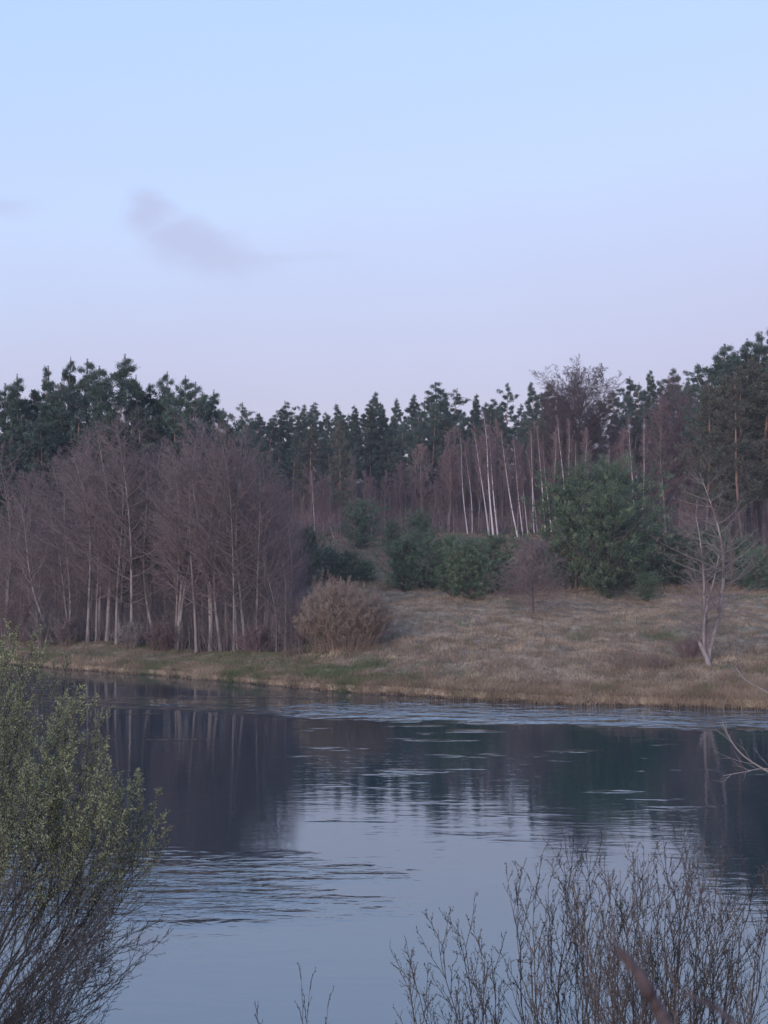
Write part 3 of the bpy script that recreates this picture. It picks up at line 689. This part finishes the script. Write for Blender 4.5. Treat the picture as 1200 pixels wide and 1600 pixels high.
# ------------------------------------------------------------------ grass (uncountable)
m, t, b = material('dry_grass', .9, .15)
at_ = N(t, 'ShaderNodeAttribute', attribute_name='tone')
c = ramp(t, at_.outputs['Fac'], [(0, (.11, .135, .065)), (.26, (.17, .18, .10)), (.36, (.20, .145, .105)), (.7, (.36, .28, .205)), (1.0, (.54, .44, .33))])
t.links.new(c, b.inputs['Base Color'])
def snoise(X, Y, s, seed=0):
    a = np.random.default_rng(seed).random(8) * 6.28; o = 0
    for k in range(4):
        f = s * 1.9 ** k; o = o + np.sin(X * f + a[k] + 1.3 * np.sin(Y * f * .8 + a[k + 4])) * np.sin(Y * f * 1.1 + a[k + 4] + 1.1 * np.sin(X * f * .7 + a[k])) / 1.6 ** k
    return o / 1.6
def grass(name, seed, X, Y, hs, tone, nb, label, w=.022, spread=.12, lean=.45, mat=m):
    rng = np.random.default_rng(seed); n = len(X); Z = height(X, Y)
    par = np.repeat(np.arange(n), nb); P = np.stack([X, Y, Z], 1)[par] + rng.normal(size=(n * nb, 3)) * [spread, spread, 0]
    P[:, 2] = height(P[:, 0], P[:, 1]) - .02
    ld = rng.normal(size=(n, 2)) * lean
    D = rng.normal(size=(n * nb, 3)) * .35; D[:, 2] = 1; D[:, :2] += ld[par]
    g = Geo(); g.blades(P, D, hs[par] * (.6 + .6 * rng.random(n * nb)), w * (.7 + .6 * rng.random(n * nb)), np.clip(tone[par] + rng.normal(size=n * nb) * .07, 0, 1), rng, mid=.3)
    o = link(name, g.mesh(name, mat), kind='stuff'); tag(o, label, 'grass'); return o
rg = np.random.default_rng(99)
# meadow
n = 42000
d_ = rg.random(n) ** 1.5 * 66 + .4; uu = rg.uniform(-.13, .34, n); Yg = 62 * np.ones(n)
for _ in range(5): Yg = bank(uu * Yg) + d_
X, Y = uu * Yg, Yg
keep = (forest(X, Y) < .6); X, Y, d_ = X[keep], Y[keep], d_[keep]
gn = snoise(X, Y * .7, .22, 5) ; fn = snoise(X, Y, 1.1, 6)
tone = np.clip(.60 + .36 * fn + .15 * snoise(X, Y, 2.6, 21) - .42 * ss(.35, .8, gn), .02, 1)
hs = np.clip(.22 + .24 * np.clip(snoise(X, Y, .9, 8), -.4, 1) + .08 * rg.random(len(X)), .07, .5)
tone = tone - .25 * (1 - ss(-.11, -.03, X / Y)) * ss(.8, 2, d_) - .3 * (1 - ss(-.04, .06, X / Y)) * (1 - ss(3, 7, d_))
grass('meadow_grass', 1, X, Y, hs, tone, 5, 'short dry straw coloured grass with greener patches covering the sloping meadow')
# withered bracken and heath on the upper slope
n = 15000
d_ = rg.uniform(52, 128, n); uu = rg.uniform(-.10, .34, n); Yg = 62 * np.ones(n)
for _ in range(5): Yg = bank(uu * Yg) + d_
X, Y = uu * Yg, Yg
grass('dry_bracken', 5, X, Y, .30 + .35 * rg.random(n), np.clip(.42 + .10 * snoise(X, Y, .5, 31), .34, .8), 6, 'reddish brown dry bracken and heath on the upper slope below the wood', w=.06, spread=.3, lean=.5)
# overhanging fringe on the bank lip
n = 14000
uu = rg.uniform(-.335, .34, n); d_ = rg.random(n) ** 1.8 * 2.6 - .02; Yg = 62 * np.ones(n)
for _ in range(6): Yg = bank(uu * Yg) + d_
X, Y = uu * Yg, Yg
tone = np.clip(.60 + .18 * snoise(X, Y, 1.3, 9) - .42 * ss(-.2, .5, snoise(X, Y, .5, 11)) * (X < 2), .05, 1)
grass('bank_grass', 2, X, Y, np.clip(.26 + .12 * snoise(X, Y, 1.5, 12), .12, .55), tone, 6, 'longer dry grass overhanging the water along the far bank', lean=.5)
# strip of green turf before the alders
n = 9000
uu = rg.uniform(-.335, -.05, n); d_ = rg.random(n) * 7.6 + .5; Yg = 80 * np.ones(n)
for _ in range(6): Yg = bank(uu * Yg) + d_
X, Y = uu * Yg, Yg
grass('turf_grass', 3, X, Y, np.clip(.12 + .05 * rg.random(n), .05, .3), np.clip(.30 + .22 * snoise(X, Y, .8, 13), .03, .8), 5, 'short green turf in front of the bare alders')
# near bank
n = 5000
X = rg.uniform(-9, 9, n); Y = rg.uniform(1.5, 15.5, n)
grass('near_bank_grass', 4, X, Y, .18 + .15 * rg.random(n), np.clip(.35 + .3 * rg.random(n), 0, 1), 5, 'rough grass on the near bank below the shrubs', w=.010)

# ------------------------------------------------------------------ near shrubs
def near_stem(rng, root, foot, tip, r0, mat, n1, n2, bow=.0, leaf=None, n3=0, a=(.3, .65), l1=.42, l2=.5, bud=True, up=.35, t0=.2, side=(0, 0), leafz=None, bsize=1.0, wob=.05):
    foot = np.array(foot, float); tip = np.array(tip, float); K = 12
    k = np.linspace(0, 1, K)[:, None]; mid = foot * .45 + tip * .55; mid[2] += bow; mid[:2] += side
    P = ((1 - k) ** 2 * foot + 2 * k * (1 - k) * mid + k * k * tip)
    L = np.linalg.norm(tip - foot)
    P = P + np.cumsum(rng.normal(size=P.shape) * .008 * L * (k > 0), axis=0)
    P = P[None]; Rr = (r0 * np.linspace(1, .2, K))[None]
    g = Geo(); g.tubes(P, Rr, 6, .5)
    allC = [P]
    C1, R1, _ = children(rng, P, Rr, n1, t0, .98, a[0], a[1], l1, .006, 6, up=up, wob=wob, rmin=.0028, taper=.4); g.tubes(C1, R1, 4, rng.random(len(C1)))
    C2, R2, _ = children(rng, C1, R1, n2, .15, .98, a[0], a[1], l2, .006, 4, up=up * .6, wob=wob * 1.3, rmin=.0022, taper=.5, lmin=.08); g.tubes(C2, R2, 3, rng.random(len(C2)))
    ends = [C1, C2]
    if n3:
        C3, R3, _ = children(rng, C2, R2, n3, .15, .98, a[0], a[1], .5, .006, 3, up=up * .6, wob=wob, rmin=.0018, taper=.6, lmin=.05); g.tubes(C3, R3, 3, rng.random(len(C3)))
        ends.append(C3)
    if bud:
        gb = g
        for C in ends:
            nbd = 4 if C is C1 else 3
            B, BR, _ = children(rng, C, np.full(C.shape[:2], .003), nbd, .15, 1.0, .4, .8, .05, .01, 2)
            D = B[:, 1] - B[:, 0]; gb.blades(B[:, 0], D, .016 * bsize * (.6 + .8 * rng.random(len(B))), .008 * bsize, rng.random(len(B)), rng)
    st = link('stem', g.mesh('stem', M[mat]), root)
    if leaf:
        gl = Geo()
        for C in ends:
            nl = {0: 11, 1: 8, 2: 6}[min(2, [q is C for q in ends].index(True))]
            B, BR, _ = children(rng, C, np.full(C.shape[:2], .003), nl, .1, 1.0, .5, 1.1, .05, .01, 2)
            if leafz is not None:
                kp = rng.random(len(B)) < ss(leafz[0], leafz[1], B[:, 0, 2]); B = B[kp]
            if not len(B): continue
            D = B[:, 1] - B[:, 0]; D = D / np.linalg.norm(D, axis=1, keepdims=True) + rng.normal(size=D.shape) * .25
            gl.blades(B[:, 0], D, leaf * (.6 + .8 * rng.random(len(B))), leaf * .36, rng.random(len(B)), rng)
        link('foliage', gl.mesh('foliage', M['willow_leaf']), st)
    return st
def shrub_root(name, loc, label, cat='shrub', group=None):
    o = bpy.data.objects.new(name, None); COL.objects.link(o); tag(o, label, cat, group); return o
rn = np.random.default_rng(2024)
# leafy willow, left
root = shrub_root('leafy_willow', None, 'large willow shrub with fresh grey green leaves at the left picture edge over the water', 'willow')
foot0 = np.array([-4.6, 12.2, float(height(-4.6, 12.2))])
tips = [(232, 1290, 11.6), (210, 1215, 11.8), (165, 1180, 12), (150, 1130, 12), (118, 1110, 12.3), (100, 1085, 12.4), (70, 1060, 12.6), (40, 1035, 12.6), (10, 1010, 12.8), (-30, 1000, 12.6),
        (190, 1250, 12.2), (130, 1190, 11.4), (85, 1130, 11.6), (50, 1090, 11.8), (20, 1060, 12), (-10, 1030, 12.2), (120, 1260, 11.2), (170, 1310, 11.4), (60, 1200, 11.3), (10, 1150, 11.2),
        (-50, 1050, 11.8), (215, 1330, 12), (70, 1290, 11.0), (20, 1240, 11.1), (140, 1340, 11.5), (30, 1140, 12.9), (85, 1085, 12.9), (226, 1262, 12), (205, 1300, 11.6), (182, 1245, 12.2), (152, 1200, 11.9), (172, 1275, 11.3), (196, 1340, 11.7), (130, 1150, 12.2), (225, 1310, 12.1)]
for (px, py, D_) in tips:
    px -= 3; py += 14
    tp = at(px, py, D_); ft = foot0 + np.array([rn.uniform(-.3, .4), rn.uniform(-.3, .3), 0])
    near_stem(rn, root, ft, tp, .014, 'near_twig', 15, 5, bow=-.1, leaf=.028, n3=3, a=(.3, .6), l1=.25, l2=.42, bud=False, up=.8, t0=.50, side=(.3, 0), leafz=(3.1, 4.6))
# bare twiggy shrub in front of it
root = shrub_root('bare_willow_shrub', None, 'dense leafless willow shrub with dark arching twigs in the bottom left corner', 'shrub')
for k in range(15):
    px = rn.uniform(-60, 235); py = np.interp(px, [-60, 0, 120, 200, 260], [1360, 1370, 1400, 1440, 1480]) + rn.uniform(-20, 70)
    D_ = rn.uniform(8.6, 10); fx = -3.6 + rn.uniform(-.7, .9); ft = np.array([fx, D_, float(height(fx, D_))])
    near_stem(rn, root, ft, at(px, py, D_), .008, 'near_twig', 11, 5, bow=.15, n3=2, a=(.3, .65), l1=.36, l2=.42, up=.45, t0=.25, side=(-.1, 0), bsize=.8, wob=.09)
for k in range(8):
    px = rn.uniform(20, 240); py = rn.uniform(1480, 1590); D_ = rn.uniform(8.4, 9.6); fx = -2.9 + rn.uniform(-.5, .9); ft = np.array([fx, D_, float(height(fx, D_))])
    near_stem(rn, root, ft, at(px, py, D_), .009, 'near_twig', 12, 5, bow=.1, n3=2, a=(.3, .6), l1=.4, l2=.42, up=.5, t0=.25, bsize=.8, wob=.09)
# right shrub
root = shrub_root('bare_shrub', None, 'large leafless shrub with upright budded twigs in the bottom right corner', 'shrub')
RT = [(640, 1515, 9.5), (668, 1500, 9.8), (700, 1475, 9.4), (722, 1462, 9.6), (752, 1485, 9.2), (775, 1500, 9.7), (804, 1385, 9.5), (832, 1378, 9.6), (860, 1395, 9.3), (880, 1370, 9.8), (893, 1345, 9.5),
      (928, 1352, 9.2), (950, 1385, 9.5), (968, 1365, 9.7), (990, 1340, 9.4), (1006, 1380, 9.2), (1030, 1395, 9.6), (1044, 1345, 9.5), (1062, 1330, 9.3), (1085, 1345, 9.6), (1112, 1345, 9.4), (1130, 1390, 9.2),
      (1150, 1400, 9.6), (1172, 1400, 9.3), (1190, 1420, 9.5), (1215, 1400, 9.6), (1240, 1420, 9.4), (910, 1440, 8.9), (1000, 1460, 8.8), (1080, 1440, 8.9), (1150, 1470, 8.8), (820, 1470, 9.0), (760, 1540, 8.9), (860, 1510, 8.8), (700, 1550, 9.0)]
RT = RT + [(px + rn.uniform(8, 20), py + rn.uniform(15, 70), D_ + rn.uniform(-.4, .4)) for (px, py, D_) in RT[8:22]]
for (px, py, D_) in RT:
    tp = at(px, py, D_); fx = tp[0] * .75 + .42 + rn.uniform(-.15, .15); ft = np.array([fx, D_, float(height(fx, D_))])
    near_stem(rn, root, ft, tp, .0085, 'near_twig' if rn.random() < .7 else 'brown_near_twig', 10, 4, bow=-.05, n3=1, a=(.3, .62), l1=.36, l2=.42, up=.6, t0=.3, side=(-.06, 0), wob=.05)
# brown dry undergrowth of that shrub, right corner
root = shrub_root('bare_shrub', None, 'lower brownish leafless shrub in front of the large one at the bottom right', 'shrub')
for k in range(11):
    px = rn.uniform(880, 1230); py = rn.uniform(1450, 1560); D_ = rn.uniform(7.6, 8.4); tp = at(px, py, D_); fx = tp[0] + rn.uniform(-.2, .3)
    near_stem(rn, root, np.array([fx, D_, float(height(fx, D_))]), tp, .007, 'brown_near_twig', 10, 4, n3=1, a=(.25, .6), l1=.35, l2=.42, up=.5, t0=.3, bsize=.8)
# small twig pair, bottom centre
root = shrub_root('twig_sapling', None, 'few thin bare twigs poking up at the bottom edge left of centre', 'shrub')
for (px, py, D_, r) in [(463, 1528, 9.0, .006), (478, 1548, 9.0, .005), (508, 1567, 9.0, .006), (410, 1568, 9.1, .005)]:
    tp = at(px, py, D_); ft = at(463 if px > 450 else 420, 1660, D_)
    ft = np.array([ft[0], D_, float(height(ft[0], D_))])
    near_stem(rn, root, ft, tp, r, 'near_twig', 4, 1, a=(.2, .45), l1=.12, l2=.4, up=.4, t0=.6)
# pale branch reaching in from the right
root = shrub_root('overhanging_branch', None, 'pale thin curved branch reaching over the water from the right edge', 'branch')
def curve_twig(root, pts, r, nside, Lf, sd):
    r_ = np.random.default_rng(sd); q = np.array([at(*p) for p in pts]); K = np.linspace(0, len(q) - 1, 18)
    P = np.stack([np.interp(K, np.arange(len(q)), q[:, i]) for i in range(3)], 1); P[1:-1] = (P[:-2] + 2 * P[1:-1] + P[2:]) / 4; P[1:-1] = (P[:-2] + 2 * P[1:-1] + P[2:]) / 4
    g = Geo(); Rr = np.linspace(r, r * .3, 18)[None]; g.tubes(P[None], Rr, 6, .8)
    C1, R1, _ = children(r_, P[None], Rr, nside, .45, .98, .3, .8, Lf, .006, 6, up=.2, wob=.06, rmin=.003); g.tubes(C1, R1, 4, .7)
    C2, R2, _ = children(r_, C1, R1, 3, .2, .9, .3, .7, .4, .006, 4, up=.1, rmin=.0025); g.tubes(C2, R2, 3, .7)
    link('stem', g.mesh('stem', M['pale_twig'], True), root)
curve_twig(root, [(1500, 1750, 12.5), (1400, 1420, 12.3), (1290, 1260, 12.1), (1205, 1208, 12), (1168, 1188, 12), (1145, 1165, 12), (1128, 1128, 12)], .014, 6, .12, 1)
curve_twig(root, [(1500, 1750, 12.5), (1400, 1430, 12.3), (1290, 1240, 12.3), (1200, 1197, 12.2), (1170, 1205, 12.2), (1130, 1212, 12.2)], .010, 5, .08, 2)
curve_twig(root, [(1500, 1750, 12.5), (1400, 1300, 12.3), (1290, 1150, 12.3), (1200, 1080, 12.2), (1165, 1066, 12.2), (1148, 1040, 12.2)], .014, 6, .10, 3)
# out-of-focus twigs right before the lens
def close_twig(label, pts, r):
    g = Geo(); q = np.array([at(*p) for p in pts]); K = np.linspace(0, len(q) - 1, 16); P = np.stack([np.interp(K, np.arange(len(q)), q[:, i]) for i in range(3)], 1)
    rr = np.linspace(r[0], r[1], 16); rr[::5] *= 1.25; rr[-1] *= .3
    g.tubes(P[None], rr[None], 8)
    o = link('close_twig', g.mesh('close_twig', M['close_bark'], True)); tag(o, label, 'twig'); return o
root_t = (1090, 1740, .92)
close_twig('thick blurred reddish twig close to the lens at the bottom right', [(1110, 1900, .8), (1075, 1660, .80), (1030, 1580, .80), (1000, 1525, .80), (962, 1478, .80)], (.0056, .0032))
close_twig('thin blurred twig right of the thick blurred one', [(1260, 1830, .85), (1170, 1625, .86), (1120, 1575, .87), (1066, 1550, .88)], (.0028, .0014))

# ------------------------------------------------------------------ labels of the stands
ORD = ['first', 'second', 'third', 'fourth', 'fifth', 'sixth', 'seventh', 'eighth', 'ninth', 'tenth', 'eleventh', 'twelfth', 'thirteenth', 'fourteenth', 'fifteenth', 'sixteenth', 'seventeenth', 'eighteenth', 'nineteenth', 'twentieth']
TENS = {20: 'twenty', 30: 'thirty', 40: 'forty'}
def ordn(k):
    if k < 20: return ORD[k]
    tn = (k + 1) // 10 * 10; r = (k + 1) % 10
    return TENS[tn] + '-' + ORD[r - 1] if r else {30: 'thirtieth', 40: 'fortieth'}[tn]
TXT = {'centre skyline fillers': '{} short pine from the left filling the gaps between the distant skyline pines',
       'rearmost pines': '{} low pine from the left in the dark rear of the wood, seen between trunks',
'left skyline pines': '{} pine from the left on the skyline above the bare alders',
       'left inner pines': '{} pine from the left just behind the bare alder crowns, below the skyline',
       'centre skyline pines': '{} pine from the left along the distant skyline in the middle',
       'centre inner pines': '{} pine from the left in the middle wood, below the skyline tops',
       'right of centre skyline pines': '{} skyline pine from the left, counted rightwards from above the white birches',
       'right of centre inner pines': '{} lower pine from the left, partly hidden behind the reddish birches',
       'right edge skyline pines': '{} from the left of the tallest dark pines at the right edge',
       'right edge inner pines': '{} from the left of the brownish pines below the tall right edge tops',
       'reddish young birches': '{} slim reddish birch from the left in the grove around the white birches',
       'low saplings': '{} low reddish sapling from the left at the wood edge behind the young pines',
       'bare alders on the left bank': '{} pale stemmed bare alder from the left in the front of the stand',
       'rear alders': '{} dim bare alder from the left in the rear of the stand'}
for s_, lst in STANDS.items():
    lst.sort(key=lambda q: q[0])
    for k, (px, o) in enumerate(lst):
        w = 'last' if False else ordn(k); o['label'] = TXT[s_].format(w)

# ------------------------------------------------------------------ evening haze
hm = bpy.data.materials.new('haze'); hm.use_nodes = True; ht = hm.node_tree; ht.nodes.clear()
pv = N(ht, 'ShaderNodeVolumePrincipled'); pv.inputs['Color'].default_value = (.86, .88, .95, 1); pv.inputs['Density'].default_value = HAZE; pv.inputs['Anisotropy'].default_value = .2
ho = N(ht, 'ShaderNodeOutputMaterial'); ht.links.new(pv.outputs[0], ho.inputs['Volume'])
hx, hy0, hy1, hz0, hz1 = 1100, -340, 1500, -3, 60
hv = [(x, y, z) for x in (-hx, hx) for y in (hy0, hy1) for z in (hz0, hz1)]
me = bpy.data.meshes.new('haze'); me.from_pydata(hv, [], [(0, 1, 3, 2), (4, 6, 7, 5), (0, 4, 5, 1), (2, 3, 7, 6), (0, 2, 6, 4), (1, 5, 7, 3)]); me.materials.append(hm); me.update()
tag(link('haze', me, kind='stuff'), 'thin bluish evening haze', 'haze')
